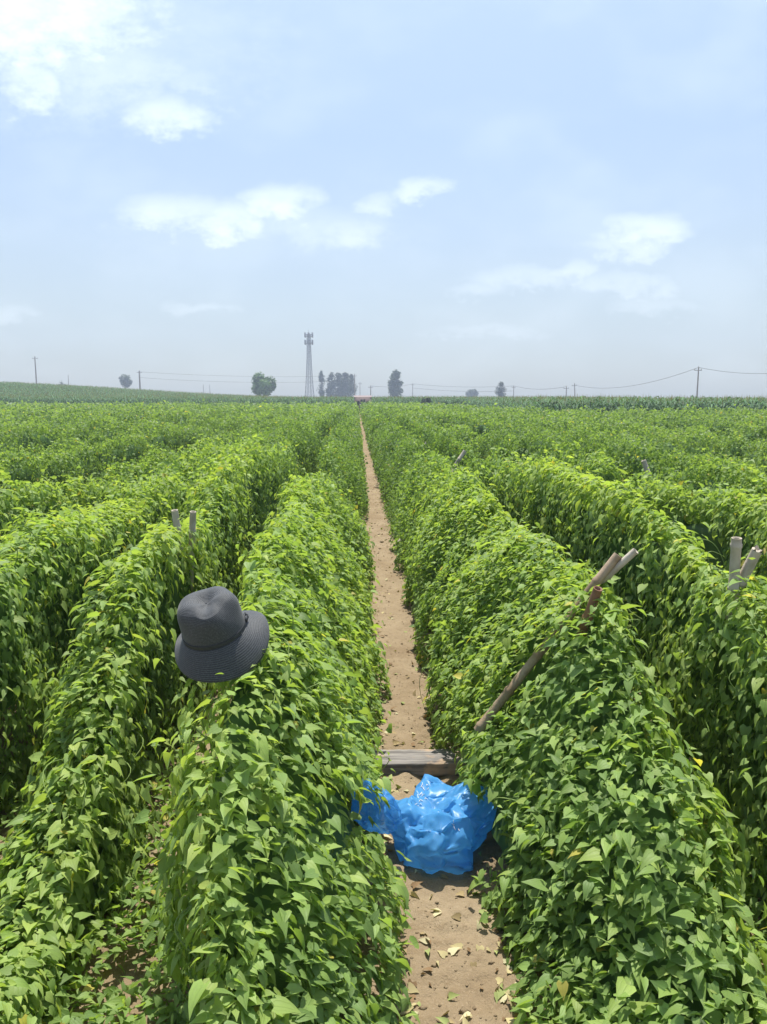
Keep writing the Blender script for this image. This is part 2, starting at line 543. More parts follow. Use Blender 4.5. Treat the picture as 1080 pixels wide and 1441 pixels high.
CULL = []     # (p0, p1, radius): leaves are kept off these segments

def seg_dist(P, a, b):
    a, b = np.array(a, float), np.array(b, float)
    d = b - a
    t = np.clip(((P - a) @ d) / max(d @ d, 1e-9), 0, 1)
    return np.linalg.norm(P - a - t[:, None] * d, axis=1)

SUNV = np.array(sdir)
def build_row(row, y0, y1, name, near):
    rg = np.random.default_rng(1000 + int(row.seed * 10))
    row.prepare(y0, y1)
    VV, FF, CC, UU, nv = [], [], [], [], 0
    def put(V, F, C, U):
        nonlocal nv
        VV.append(V); FF.append(F + nv); CC.append(C); UU.append(U); nv += len(V)
    y = y0
    while y < y1:
        d = math.hypot(row.cx, y)
        dyl = max(0.5, 0.06 * d)
        ya, yb = y, min(y + dyl, y1)
        y = yb
        L0 = max(0.042, 0.0030 * d)
        lod = 0 if d < 9.5 else 1
        dens = (2.5 if d < 9 else 2.1) / L0 ** 2
        for side in (-1, 1):
            w, a = row.w[side], row.a[side]
            kL = 0.86 if (row.path_side == side and ya > 2.6) else 1.0
            tt, ss = section(a, a, w, row.H)
            layers = ((0.0, 1.0), (0.07, 0.6)) if d < 14 else ((0.0, 1.0),)
            for inset, dk in layers:
                n = int(dens / kL ** 2 * dk * ss[-1] * (yb - ya))
                if n < 1:
                    continue
                yy = rg.uniform(ya, yb, n)
                t = np.interp(rg.random(n) * ss[-1], ss, tt)
                sarr = np.full(n, float(side))
                P, nn = row.frame(yy, t, sarr)
                # folds, hollows and loose shoots of the vine wall
                q = P * 1.0
                fold = 0.095 * vnoise(q[:, 0] * 3.1 + row.seed, q[:, 1] * 3.4, q[:, 2] * 2.0, 21) + 0.045 * vnoise(q[:, 0] * 8, q[:, 1] * 8, q[:, 2] * 5, 22)
                if near and w < .12:
                    fold = fold * .6
                wallness = np.clip(1.0 - np.abs(nn[:, 2]) * 1.5, 0, 1)
                hollow = sstep((vnoise(q[:, 1] * 1.25, q[:, 2] * 1.3 + side * 5, row.seed, 23) - 0.28) / 0.4)
                out = fold - ((0.16 if d < 5 else 0.26) * wallness + 0.05) * hollow * (0.4 if row.path_side == side else (0.25 if w < .12 and d < 30 else 1.0)) - inset * rg.uniform(0.6, 1.6, n)
                if inset == 0:
                    out = out + rg.exponential(0.014 + 0.28 * max(0, L0 - .042) + (.012 if d > 6 else 0), n) + np.where(rg.random(n) < 0.035, rg.uniform(0.03, 0.14, n), 0)
                    out = out + 0.055 * wallness * vnoise(q[:, 1] * 5.5, q[:, 2] * .8, row.seed + side, 24)
                if d > 6:      # lumpy heads of single plants
                    out = out + min(1, (d - 6) / 4) * (0.12 * vnoise(q[:, 0] * 2.3, q[:, 1] * 1.9, row.seed, 34) + 0.06 * vnoise(q[:, 0] * 5, q[:, 1] * 4.4, row.seed, 35))
                pit = sstep((vnoise(q[:, 0] * 1.9 + 3, q[:, 1] * 1.5, row.seed, 33) - 0.24) / 0.38) * sstep((d - 5) / 4)
                out = out - pit * (1 - wallness) * 0.22
                P = P + nn * out[:, None]
                P[:, 2] = np.maximum(P[:, 2], 0.025)
                keep = np.ones(n, bool)
                if row.path_side != side and a < 1:      # the shaded lower walls are thinly leafed
                    keep &= rg.random(n) < 0.85 + 0.15 * np.sin(t) ** 1.5
                if row.path_side:
                    keep &= np.abs(P[:, 0] - PATH_X) > 0.160 + 0.3 * (L0 - .042) + 0.055 * vnoise(P[:, 1] * 2.3, side, 0, 28) - 0.02 * rg.random(n)
                if near:
                    for (a_, b_, r_) in CULL:
                        keep &= seg_dist(P, a_, b_) > r_
                P, nn, yy, t, wallness = P[keep], nn[keep], yy[keep], t[keep], wallness[keep]
                n = len(P)
                if n == 0:
                    continue
                up = np.array([0, 0, 1.0])
                rnd = rg.standard_normal((n, 3))
                wl_ = wallness[:, None] * (0.4 if row.path_side == side else 1.0)
                nl = nrm(nn * (0.50 + 0.40 * wl_) + SUNV * ((0.75 if d < 7 else 0.55) - 0.38 * wl_) + rnd * (0.36 if d < 6 else (0.40 + 0.30 * (1 - wallness[:, None]))))
                down = -up + nn * nn[:, 2:3]
                tip = down * 1.0 + nn * 0.25 + rg.standard_normal((n, 3)) * (0.42 + 0.45 * np.abs(nn[:, 2:3]))
                L = L0 * kL * np.clip(rg.lognormal(-.10, .30, n), .45, 1.65) * (1.0 if d > 9 else 1.06)
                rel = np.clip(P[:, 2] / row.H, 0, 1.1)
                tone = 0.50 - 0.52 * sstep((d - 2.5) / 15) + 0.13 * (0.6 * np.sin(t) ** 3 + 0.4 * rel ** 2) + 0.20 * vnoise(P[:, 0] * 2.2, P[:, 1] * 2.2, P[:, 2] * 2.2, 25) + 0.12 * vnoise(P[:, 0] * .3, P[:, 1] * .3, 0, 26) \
                    - (0.10 if row.path_side == side else 0.0) - (0.12 * wallness if d > 5 else 0.0)  # distance and wall terms put clump and side shade into the leaf colour
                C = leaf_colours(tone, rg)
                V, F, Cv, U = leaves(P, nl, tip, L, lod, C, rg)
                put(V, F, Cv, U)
        for side in (-1, 1):
            if row.path_side == side or d > 14:
                continue
            n = int((0.8 if d < 3.6 else 0.45) * 2.2 / L0 ** 2 * (yb - ya) * .8)
            yy = rg.uniform(ya, yb, n)
            x = np.interp(yy, row.gy, row.gc) + side * (row.w[side] * .7 + rg.random(n) * (.42 if d > 5 else .58))
            P = np.stack([x, yy, 0.03 + 0.10 * rg.random(n) * (1 + .8 * vnoise(x * 5, yy * 5, 0, 29))], 1)
            rnd = rg.standard_normal((n, 3))
            slot = near and d < 4.5 and side * (PATH_X - row.cx) > 0 or (near and row.path_side == -side and d < 4.5)
            keep = (np.abs(P[:, 0] - PATH_X) > .2) & (rg.random(n) < np.where(yy < 2.75, 1.0, .5 if slot else 1.0)) & (vnoise(x * 2.6, yy * 2.6, 0, 30) > np.where(yy < 3.2, -.85, -.42)) & ~((x < -1.29) & (x > -1.85) & (yy < 3.0))
            P, rnd = P[keep], rnd[keep]
            if len(P) == 0:
                continue
            n = len(P)
            V, F, Cv, U = leaves(P, nrm(SUNV + .5 * rnd), rg.standard_normal((n, 3)), L0 * rg.uniform(.7, 1.2, n), lod,
                                 leaf_colours(np.full(n, .25) + .2 * vnoise(P[:, 0] * 2, P[:, 1] * 2, 0, 25), rg), rg)
            put(V, F, Cv, U)
    # added blocker: one rough leaf-coloured sheet inside the leaf wall, stops light leaking through
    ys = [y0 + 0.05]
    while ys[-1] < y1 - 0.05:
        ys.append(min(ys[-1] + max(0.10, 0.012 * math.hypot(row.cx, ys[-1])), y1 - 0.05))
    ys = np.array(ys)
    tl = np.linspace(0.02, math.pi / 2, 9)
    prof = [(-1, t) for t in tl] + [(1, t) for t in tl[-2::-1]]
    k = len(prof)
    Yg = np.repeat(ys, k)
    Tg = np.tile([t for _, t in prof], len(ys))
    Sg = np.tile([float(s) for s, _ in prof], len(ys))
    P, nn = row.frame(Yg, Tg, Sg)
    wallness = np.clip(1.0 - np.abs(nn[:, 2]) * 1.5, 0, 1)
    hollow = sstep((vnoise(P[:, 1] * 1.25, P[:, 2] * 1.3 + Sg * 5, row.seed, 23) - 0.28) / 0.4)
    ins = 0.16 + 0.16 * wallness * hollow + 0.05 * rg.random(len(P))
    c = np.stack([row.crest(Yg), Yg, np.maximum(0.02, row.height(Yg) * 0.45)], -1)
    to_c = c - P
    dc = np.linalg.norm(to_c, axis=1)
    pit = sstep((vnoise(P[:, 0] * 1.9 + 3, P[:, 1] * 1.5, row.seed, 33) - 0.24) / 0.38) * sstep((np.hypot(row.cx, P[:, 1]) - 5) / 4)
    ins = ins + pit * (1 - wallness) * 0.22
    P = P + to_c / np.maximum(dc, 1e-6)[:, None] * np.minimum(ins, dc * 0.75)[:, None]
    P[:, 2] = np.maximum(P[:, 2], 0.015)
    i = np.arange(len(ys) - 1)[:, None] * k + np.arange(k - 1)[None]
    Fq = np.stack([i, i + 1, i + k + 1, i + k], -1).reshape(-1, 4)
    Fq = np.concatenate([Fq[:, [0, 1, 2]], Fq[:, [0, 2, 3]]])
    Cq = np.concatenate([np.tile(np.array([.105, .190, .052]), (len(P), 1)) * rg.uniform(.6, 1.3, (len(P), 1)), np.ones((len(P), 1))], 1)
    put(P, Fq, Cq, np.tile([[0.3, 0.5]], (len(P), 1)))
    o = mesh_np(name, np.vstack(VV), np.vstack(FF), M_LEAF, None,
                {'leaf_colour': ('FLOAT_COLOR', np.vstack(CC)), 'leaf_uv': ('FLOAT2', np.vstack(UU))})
    return o

# poles that show near the camera are placed first, so the leaves stay off them
def pole(name_label, p0, p1, r, mat, ring=True, splinter=False, cat='pole', group=None, clear=None):
    p0, p1 = Vector(p0), Vector(p1)
    Lp = (p1 - p0).length
    axis = (p1 - p0).normalized()
    prof = []
    s = 0.0
    rg = random.Random(int((p1.x * 91 + p1.y * 37) * 100))
    node = rg.uniform(0.16, 0.26)
    nxt = Lp - 0.035 if ring else Lp - node * 0.7
    nodes = []
    while nxt > 0.02:
        nodes.append(nxt)
        nxt -= node
    for q in sorted(nodes):
        prof += [(q - 0.012, 1.0), (q - 0.006, 1.14), (q + 0.006, 1.16), (q + 0.012, 1.0)]
    prof = [(0.0, 1.0)] + [x for x in prof if 0 < x[0] < Lp - 0.001] + [(Lp, 1.0)]
    pts = np.array([p0 + axis * q for q, _ in prof])
    rad = np.array([r * k * (1.06 - 0.08 * q / Lp) for q, k in prof])
    b = Buf()
    seg = 14
    b.tube(pts, rad, seg, cap=False)
    # hollow cut end: rim and a dark bore
    T = axis
    A = T.cross(Vector((0.3, 0.2, 0.93))).normalized()
    Bv = T.cross(A)
    def ring_pts(q, rr, jag=0.0):
        c = p0 + axis * q
        return [c + (A * math.cos(2 * math.pi * j / seg) + Bv * math.sin(2 * math.pi * j / seg)) * rr + axis * (rg.uniform(-jag, jag)) for j in range(seg)]
    rr = rad[-1]
    jag = 0.02 if splinter else 0.0
    top = ring_pts(Lp, rr, jag)
    inn = [v - axis * 0.001 for v in ring_pts(Lp, rr * 0.7, jag * 0.6)]
    bot = ring_pts(Lp - 0.05, rr * 0.66)
    V = np.array([list(v) for v in top + inn + bot])
    F = []
    for j in range(seg):
        k = (j + 1) % seg
        F.append([j, k, seg + k, seg + j])
        F.append([seg + j, seg + k, 2 * seg + k, 2 * seg + j])
    b.add(V, F)
    b.add(np.vstack([V[2 * seg:], np.mean(V[2 * seg:], 0)[None]]), [[j, (j + 1) % seg, seg] for j in range(seg)])
    if splinter:      # top of the tube follows the torn rim
        o_ = None
    o = b.build('bamboo_pole', mat)
    tag(o, name_label, cat, group)
    for sg in (clear or []):
        CULL.append(sg)
    return o

def lerp(a, b, t):
    return tuple(a[i] + (b[i] - a[i]) * t for i in range(3))

GP = 'bamboo poles of the vine frames'
# right of the path: leaning pole whose brown middle shows on the flank, and its crossing partner
TOCAM = Vector((-.22, -.92, .35))
pa0, pa1 = Vector(at(685, 1010, 3.12)), Vector(at(870, 781, 3.09))
ext = pa0 - (pa1 - pa0) * 0.10 + Vector((.02, .03, 0))
pole('long brown bamboo pole leaning half buried on the right vine row', tuple(ext), tuple(pa1), 0.0185, M_BAMBOO_B, ring=False, group=GP,
     clear=[(tuple(pa0), tuple(lerp(pa0, pa1, 0.40)), 0.07), (tuple(pa0 + TOCAM * .08), tuple(Vector(lerp(pa0, pa1, 0.36)) + TOCAM * .08), 0.05), (tuple(lerp(pa0, pa1, 0.95)), tuple(pa1), 0.03)])
pb0, pb1 = Vector(at(822, 882, 2.93)), Vector(at(842, 828, 2.95))
pole('short reddish pole half hidden beside the long leaning pole', tuple(pb0 - (pb1 - pb0) * 0.6 + Vector((.05, .12, 0))), tuple(pb1), 0.019, M_BAMBOO_R, ring=False, group=GP,
     clear=[(tuple(pb0), tuple(pb1), 0.035)])
pc1 = Vector(at(895, 775, 3.06))
pc0 = pc1 + Vector((-.20, .10, -.24))
pole('thin grey bamboo tip slanting to the right beside a thicker tip', tuple(pc0), tuple(pc1), 0.015, M_BAMBOO, ring=False, group=GP,
     clear=[(tuple(lerp(pc1, pc0, 0.12)), tuple(pc1), 0.04)])
pd1 = Vector(at(1037, 757, 3.25))
pole('upright pale bamboo stake with a ringed hollow top', (pd1.x + 0.06, 3.36, 0.0), tuple(pd1), 0.0225, M_BAMBOO, ring=True, group=GP,
     clear=[((pd1.x, 3.25, pd1.z - 0.14), tuple(pd1), 0.075)])
pe1 = Vector(at(1066, 774, 3.22))
pole('broken splintered bamboo stub beside the upright ringed stake', (pe1.x - 0.10, 3.42, 0.75), tuple(pe1), 0.023, M_BAMBOO, ring=False, splinter=True, group=GP,
     clear=[((pe1.x - 0.02, 3.22, pe1.z - 0.09), tuple(pe1), 0.075)])
pf1 = Vector(at(246, 718, 4.5))
pole('left of two pale bamboo tips standing on the row behind the hat', (pf1.x + 0.05, 4.62, 0.5), tuple(pf1), 0.020, M_BAMBOO, ring=False, group=GP,
     clear=[((pf1.x + 0.01, 4.5, pf1.z - 0.07), tuple(pf1), 0.06)])
pg1 = Vector(at(272, 720, 4.55))
pole('right of two pale bamboo tips standing on the row behind the hat', (pg1.x - 0.08, 4.68, 0.5), tuple(pg1), 0.019, M_BAMBOO, ring=False, group=GP,
     clear=[((pg1.x - 0.03, 4.55, pg1.z - 0.07), tuple(pg1), 0.06)])
for (px, py, Y, dxx, txt) in ((640, 662, 8.8, -0.28, 'grey leaning pole showing on the flank right of the path, nearer of the pair'),
                              (655, 634, 11.2, -0.25, 'grey leaning pole showing on the flank right of the path, farther of the pair'),
                              (601, 622, 15.5, -0.2, 'small grey pole tip far up the row right of the path'),
                              (906, 648, 8.6, 0.15, 'grey pole tip amid the rows on the far right of the field')):
    q = Vector(at(px, py, Y))
    pole(txt, (q.x + dxx * 2.4, Y, max(0.05, q.z - 0.9)), tuple(q), 0.028, M_BAMBOO, ring=False, group=GP,
         clear=[((q.x + dxx * 0.9, Y - 0.03, q.z - 0.35), tuple(q), 0.13)])

# hat and bag positions (built further down) keep leaves clear
HAT_C = Vector(at(303, 888, 2.46))
CULL.append((tuple(HAT_C + Vector((-.03, -.04, 0.06))), tuple(HAT_C + Vector((.04, -.06, 0.06))), 0.135))
CULL.append((tuple(HAT_C + Vector((-.09, -.14, -.04))), tuple(HAT_C + Vector((.09, -.14, -.01))), 0.11))
CULL.append((tuple(HAT_C + Vector((.10, -.08, 0.02))), tuple(HAT_C + Vector((.13, 0, 0.05))), 0.08))
BAG_C = Vector((0.335, 2.99, 0.10))
CULL.append(((0.24, 2.90, 0.14), (0.46, 2.90, 0.14), 0.20))
CULL.append(((0.24, 3.05, 0.12), (0.46, 3.05, 0.12), 0.19))
_m = at(530, 1135, 2.86)
for _t in (0.0, .08, .16, .24):
    _q = _m * (1 - _t) + Vector((0, 0, CAM_H)) * _t
    CULL.append(((_q.x - .05, _q.y, _q.z + .01), (_q.x + .07, _q.y, _q.z - .03), .115))
for _t in (.08, .16):
    _q = Vector((.34, 2.97, .13)) * (1 - _t) + Vector((0, 0, CAM_H)) * _t
    CULL.append(((_q.x - .10, _q.y, _q.z), (_q.x + .10, _q.y, _q.z), .15))
CULL.append(((0.12, 3.60, 0.08), (0.53, 3.60, 0.08), 0.12))
CULL.append(((0.12, 3.70, 0.08), (0.53, 3.70, 0.08), 0.12))

ROWS = []    # (Row, y0, y1, label, ordinal)
ROWS.append((Row(-0.45, 1, 2.50, 108, 1.10, 1.3, wl=.08, drift=0.13, tail=.2, ramp=1.9, spread=(0, -.04)), 0.9, 108, 'leafy vine row along the left side of the path with the hat on its end'))
ROWS.append((Row(-1.10, 0, 4.05, 106, 1.26, 2.3, wl=.34, wr=.06, drift=0.10, tail=.24, ramp=2.35, spread=(-.10, 0.02), al=1.0), 1.0, 106, 'vine row with two pale bamboo tips, second left of the path'))
ROWS.append((Row(-1.86, 0, 3.25, 106, 1.17, 3.3, wl=.36, wr=.20, tail=.20, ramp=.7, al=.5, ar=.40, spread=(.1, .25)), 2.55, 106, 'bulky vine row with a dark shaded wall, third left of the path'))
ROWS.append((Row(1.02, -1, 3.05, 108, 1.16, 4.3, wr=.07, drift=-0.08, tail=.2, ramp=1.8, spread=(.03, 0)), 0.9, 108, 'leafy vine row along the right side of the path with the leaning pole'))
ROWS.append((Row(1.63, 0, 3.2, 106, 1.25, 5.3, wl=.08, wr=.26, tail=.2, ramp=1.9), 1.2, 106, 'vine row carrying the ringed stake, second right of the path'))
ORD = ['', 'first', 'second', 'third', 'fourth', 'fifth', 'sixth', 'seventh', 'eighth', 'ninth', 'tenth', 'eleventh', 'twelfth']
for sgn in (-1, 1):
    x = -1.85 if sgn < 0 else 1.70
    k = 3 if sgn < 0 else 2
    sd_n = 20 if sgn < 0 else 220
    while abs(x) < 62:
        k += 1
        gap = 1.04 + random.uniform(-.10, .10)
        if sgn < 0 and k == 5:
            gap = 1.5
        x += sgn * gap
        y1 = 106.0 if x < 12 else 52 + 3 * max(0, 14 - x)
        lim = 0.545 if sgn < 0 else 0.50
        y0 = max(2.6, abs(x) / lim - 3.5)
        if y0 > y1 - 3:
            break
        side = 'left' if sgn < 0 else 'right'
        if k <= 12:
            lab = f'leafy green vine row, {ORD[k]} to the {side} of the dirt path'
        else:
            lab = f'far vine row among the merging green rows at the {side} of the field'
        ROWS.append((Row(x, 0, y0 + 0.2, y1, random.uniform(1.08, 1.24), sd_n + k * 1.7, wl=random.uniform(.14, .22), wr=random.uniform(.14, .22), tail=.8, ramp=.4), y0, y1, lab))
        if k > 12:
            pass
row_objs = []
for (row, y0, y1, lab) in ROWS:
    o = build_row(row, y0, y1, 'vine_row', abs(row.cx) < 4)
    tag(o, lab, 'vine row', 'rows of climbing vines in the field')
    row_objs.append((row, o))

# loose runners: thin bare vine stems arching out of the near rows (parts of those rows)
rgr = random.Random(5)
for row, o in row_objs[:5]:
    for i in range(46):
        y = rgr.uniform(max(1.3, row.ytop - 1.6), row.ytop + 2.2)
        side = rgr.choice((-1, 1)) if not row.path_side else (row.path_side if rgr.random() < .7 else -row.path_side)
        t = rgr.uniform(0.25, 1.45)
        P, nn = row.frame(np.array([y]), np.array([t]), np.array([float(side)]))
        P, nn = P[0], nn[0]
        ln = rgr.uniform(.10, .28)
        dr = np.array([rgr.uniform(-1, 1), rgr.uniform(-1, 1), rgr.uniform(-.3, 1.0)])
        dr = nrm((dr - nn * (dr @ nn))[None])[0]
        s = np.linspace(0, 1, 9)
        arch = rgr.uniform(.03, .085)
        pts = P + nn * (0.0 + arch * np.sin(s * math.pi * 1.05))[:, None] + dr * (s * ln)[:, None] + np.array([0, 0, -1.0]) * (s ** 2 * ln * .35)[:, None]
        if min(seg_dist(pts, a_, b_).min() for a_, b_, _ in CULL) < .12:
            continue
        b = Buf()
        b.tube(pts, np.linspace(.0024, .0012, 9), 5, cap=False)
        b.build('stem', M_STEM, o)

# ------------------------------------------------------------------ litter and clods on the path
def litter(name, n, yr, cols, label, cat, L=(.02, .05)):
    rg = np.random.default_rng(hash(len(name)) % 1000)
    y = yr[0] + (yr[1] - yr[0]) * rg.random(n) ** 1.9
    off = np.where(rg.random(n) < .68, rg.choice([-1, 1], n) * rg.normal(.175, .04, n), rg.uniform(-.2, .2, n))
    x = PATH_X + off
    P = np.stack([x, y, path_z(x, y) + 0.006], 1)
    nl = nrm(np.array([0, 0, 1.0]) + .45 * rg.standard_normal((n, 3)))
    V, F, C, U = leaves(P, nl, rg.standard_normal((n, 3)), rg.uniform(*L, n), 0, np.array(cols)[rg.integers(0, len(cols), n)] * rg.uniform(.8, 1.2, (n, 1)), rg)
    o = mesh_np(name, V, F, M_DRY, None, {'leaf_colour': ('FLOAT_COLOR', C), 'leaf_uv': ('FLOAT2', U)})
    tag(o, label, cat, kind='stuff')
litter('fallen_leaves', 1500, (1.9, 30), [(.42, .36, .19), (.30, .23, .12), (.48, .44, .27), (.26, .30, .11), (.20, .13, .07)], 'dried fallen leaves strewn along the edges of the dirt path', 'leaf litter', (.016, .045))

def clods():
    rg = np.random.default_rng(3)
    n = 1100
    y = 1.9 + 16 * rg.random(n) ** 1.7
    x = PATH_X + rg.normal(0, .13, n)
    base = np.array([[1, 0, 0], [-1, 0, 0], [0, 1, 0], [0, -1, 0], [0, 0, 1], [0, 0, -1]], float)
    F = np.array([[0, 2, 4], [2, 1, 4], [1, 3, 4], [3, 0, 4], [2, 0, 5], [1, 2, 5], [3, 1, 5], [0, 3, 5]])
    s = rg.exponential(.0028, n) + .0025
    V = np.stack([x, y, path_z(x, y)], 1)[:, None] + base[None] * (s[:, None, None] * rg.uniform(.6, 1.4, (n, 6, 3)))
    o = mesh_np('soil_clods', V.reshape(-1, 3), (F[None] + (np.arange(n) * 6)[:, None, None]).reshape(-1, 3), M_SOIL)
    tag(o, 'small dry clods and crumbs of earth lying on the path', 'soil crumbs', kind='stuff')
clods()

# ------------------------------------------------------------------ plank across the path
b = Buf()
yc = 3.70
pl = np.linspace(-.36, .36, 25)
prof = [(-.078, 0), (-.079, .061), (-.076, .065), (.076, .067), (.079, .063), (.079, 0)]
V = []
for i, xx in enumerate(pl):
    for (py_, pz_) in prof:
        V.append([xx, py_ + .0015 * math.sin(i * 1.7 + pz_ * 90), pz_ + .001 * math.sin(i * 2.3 + py_ * 40)])
k = len(prof)
F = [[i * k + j, (i + 1) * k + j, (i + 1) * k + j + 1, i * k + j + 1] for i in range(24) for j in range(k - 1)]
b.add(V, F)
b.add(V[:k], [[0, 1, 2], [0, 2, 3], [0, 3, 4], [0, 4, 5]])
b.add(V[-k:], [[0, 2, 1], [0, 3, 2], [0, 4, 3], [0, 5, 4]])
o = b.build('wooden_plank', M_PLANK)
o.location = (0.325, yc, 0.035)
o.rotation_euler = (0, 0, math.radians(-1.0))
tag(o, 'weathered grey wooden plank lying across the dirt path behind the blue bag', 'plank')

# ------------------------------------------------------------------ blue plastic bag: a crumpled film relaxed over the ground
def film_mat(name, transp, c):
    m, nt, out = new_mat(name)
    p = N(nt, 'ShaderNodeBsdfPrincipled')
    n1 = tex_noise(nt, 5, 4)
    nt.links.new(mixc(nt, smooth(nt, n1, .35, .65), c, tuple(min(1, v * 1.25 + .01) for v in c)), p.inputs['Base Color'])
    p.inputs['Roughness'].default_value = 0.34
    p.inputs['Specular IOR Level'].default_value = 0.42
    nt.links.new(bump(nt, tex_noise(nt, 22, 3, .6, dist=.6, kind='RIDGED_MULTIFRACTAL'), 0.12, 0.004), p.inputs['Normal'])
    t = N(nt, 'ShaderNodeBsdfTranslucent')
    t.inputs['Color'].default_value = (c[0] * 1.6 + .01, c[1] * 1.5, min(1, c[2] * 1.2), 1)
    mx = N(nt, 'ShaderNodeMixShader')
    mx.inputs[0].default_value = 0.45
    nt.links.new(p.outputs[0], mx.inputs[1])
    nt.links.new(t.outputs[0], mx.inputs[2])
    tr = N(nt, 'ShaderNodeBsdfTransparent')
    tr.inputs['Color'].default_value = (.75, .9, 1, 1)
    mx2 = N(nt, 'ShaderNodeMixShader')
    mx2.inputs[0].default_value = transp
    nt.links.new(mx.outputs[0], mx2.inputs[1])
    nt.links.new(tr.outputs[0], mx2.inputs[2])
    nt.links.new(mx2.outputs[0], out.inputs['Surface'])
    return m
M_FILM = film_mat('blue_film', 0.14, (.10, .37, .74))
M_FILM_T = film_mat('pale_blue_film', 0.34, (.09, .34, .74))

import bmesh
def ico(sub):
    bm = bmesh.new()
    bmesh.ops.create_icosphere(bm, subdivisions=sub, radius=1)
    bm.verts.ensure_lookup_table()
    V = np.array([v.co[:] for v in bm.verts])
    E = np.array([[e.verts[0].index, e.verts[1].index] for e in bm.edges])
    F = np.array([[v.index for v in f.verts] for f in bm.faces])
    # two-hop pairs over each edge resist bending
    Bd = []
    for e in bm.edges:
        ids = [v.index for f in e.link_faces for v in f.verts if v not in e.verts]
        if len(ids) == 2:
            Bd.append(ids)
    bm.free()
    return V, E, F, np.array(Bd)

def tri(x):
    return 2 * np.abs(2 * (x - np.floor(x + .5))) - 1

bagroot = empty('plastic_bag', (BAG_C.x, BAG_C.y, 0.0))
tag(bagroot, 'crumpled shiny blue plastic bag lying on the dirt path', 'plastic bag')
def creases(P, seed, fs, amp, n=9):
    """sum of sharp-edged folds in many directions: flat panels meeting at creases, as in crumpled film"""
    rg = np.random.default_rng(seed)
    W = np.stack([vnoise(P[:, 0] * 6, P[:, 1] * 6, P[:, 2] * 6, seed + i) for i in range(3)], 1) * .030
    Q = P + W
    out = 0
    for k in range(n):
        d = nrm(rg.standard_normal((1, 3)))[0]
        f = fs[0] * (fs[1] / fs[0]) ** (k / max(1, n - 1))
        m = .55 + .9 * np.clip(vnoise(P[:, 0] * f * .5, P[:, 1] * f * .5, P[:, 2] * f * .5, seed + 20 + k), -.5, 1)
        out = out + amp / f * m * tri(Q @ d * f + rg.random())
    return out

def subdiv(V, F, amp, rg):
    """split every face in four, with a small nudge of the new points"""
    e = np.sort(np.concatenate([F[:, [0, 1]], F[:, [1, 2]], F[:, [2, 0]]]), 1)
    u, inv = np.unique(e, axis=0, return_inverse=True)
    inv = inv.ravel()
    ln = np.linalg.norm(V[u[:, 0]] - V[u[:, 1]], axis=1)
    M = (V[u[:, 0]] + V[u[:, 1]]) / 2 + rg.standard_normal((len(u), 3)) * (amp * ln)[:, None]
    m = len(F)
    a, b_, c = inv[:m] + len(V), inv[m:2 * m] + len(V), inv[2 * m:] + len(V)
    F2 = np.concatenate([np.stack([F[:, 0], a, c], 1), np.stack([a, F[:, 1], b_], 1), np.stack([c, b_, F[:, 2]], 1), np.stack([a, b_, c], 1)])
    return np.vstack([V, M]), F2

def crumpled(shape_fn, seed, jitter, rough, levels=(.085, .055, .03)):
    """film in flat panels that meet at sharp folds; panels are split again into finer creases"""
    rg = np.random.default_rng(seed)
    V, E, F, Bd = ico(3)
    el_ = np.linalg.norm(V[E[:, 0]] - V[E[:, 1]], axis=1).mean()
    V = nrm(V + rg.standard_normal(V.shape) * el_ * jitter)
    S = shape_fn(V)
    S = S + V * (rg.choice([-1, 1], len(V)) * rg.uniform(.3, 1.0, len(V)) * rough)[:, None]
    for lv in levels:
        S, F = subdiv(S, F, lv, rg)
    S[:, 2] = np.where(S[:, 2] < .015, .015 + .002 * rg.random(len(S)), S[:, 2])
    return S, F

def body_shape(V):
    ang = np.arctan2(V[:, 1], V[:, 0])
    S = np.sign(V) * np.abs(V) ** .9 * np.array([.205, .200, .130])
    S[:, :2] *= (1 + .08 * np.sin(ang * 3 + .6) + .05 * np.sin(ang * 5 + 2))[:, None]
    S[:, 2] += .125 + .22 * np.maximum(0, S[:, 1]) + .16 * np.maximum(0, S[:, 0])
    kx, ky = .0, -.04
    pa = np.arctan2(S[:, 1] - ky, S[:, 0] - kx)
    pr = np.hypot(S[:, 0] - kx, S[:, 1] - ky)
    g_ = np.clip(pr / .08, 0, 1)
    w1 = vnoise(S[:, 0] * 8, S[:, 1] * 8, S[:, 2] * 8, 71)
    d = .036 * g_ * tri(pa * 5 / (2 * math.pi) + .35 * w1 + pr * 1.2) + creases(S, 5, (4.5, 9), .16, 4)
    d -= .045 * np.exp(-(pr / .05) ** 2) * np.clip(V[:, 2] * 2, 0, 1)
    return S + V * d[:, None] * np.array([1, 1, 1.15])
S, F = crumpled(body_shape, 12, .30, .013)
body = mesh_np('bag_body', S, F, M_FILM, bagroot)
# worn white print on the film, too creased to read
from mathutils.bvhtree import BVHTree
bvh = BVHTree.FromPolygons([tuple(v) for v in S], [tuple(int(i) for i in f) for f in F])
pr_ = Buf()
rgp = random.Random(4)
def stroke(px0, py0, px1, py1, w=.0015):
    pts = []
    org = Vector((0, 0, CAM_H)) - Vector((BAG_C.x, BAG_C.y, 0))
    for i in range(4):
        t_ = i / 3
        d_ = ray(px0 + (px1 - px0) * t_, py0 + (py1 - py0) * t_).normalized()
        hit = bvh.ray_cast(org, d_)
        if hit[0] is None:
            return
        pts.append(hit[0] - d_ * .004)
    pr_.tube([list(q) for q in pts], w, 5)
for (gx, gy, k_) in ((598, 1108, 7), (594, 1121, 7), (591, 1131, 5), (641, 1161, 5)):
    for k in range(k_):
        a0, a1 = gx + rgp.uniform(-5, 5), gy + rgp.uniform(-5, 5)
        stroke(a0, a1, a0 + rgp.uniform(-4, 4), a1 + rgp.uniform(-4, 4), .0013)
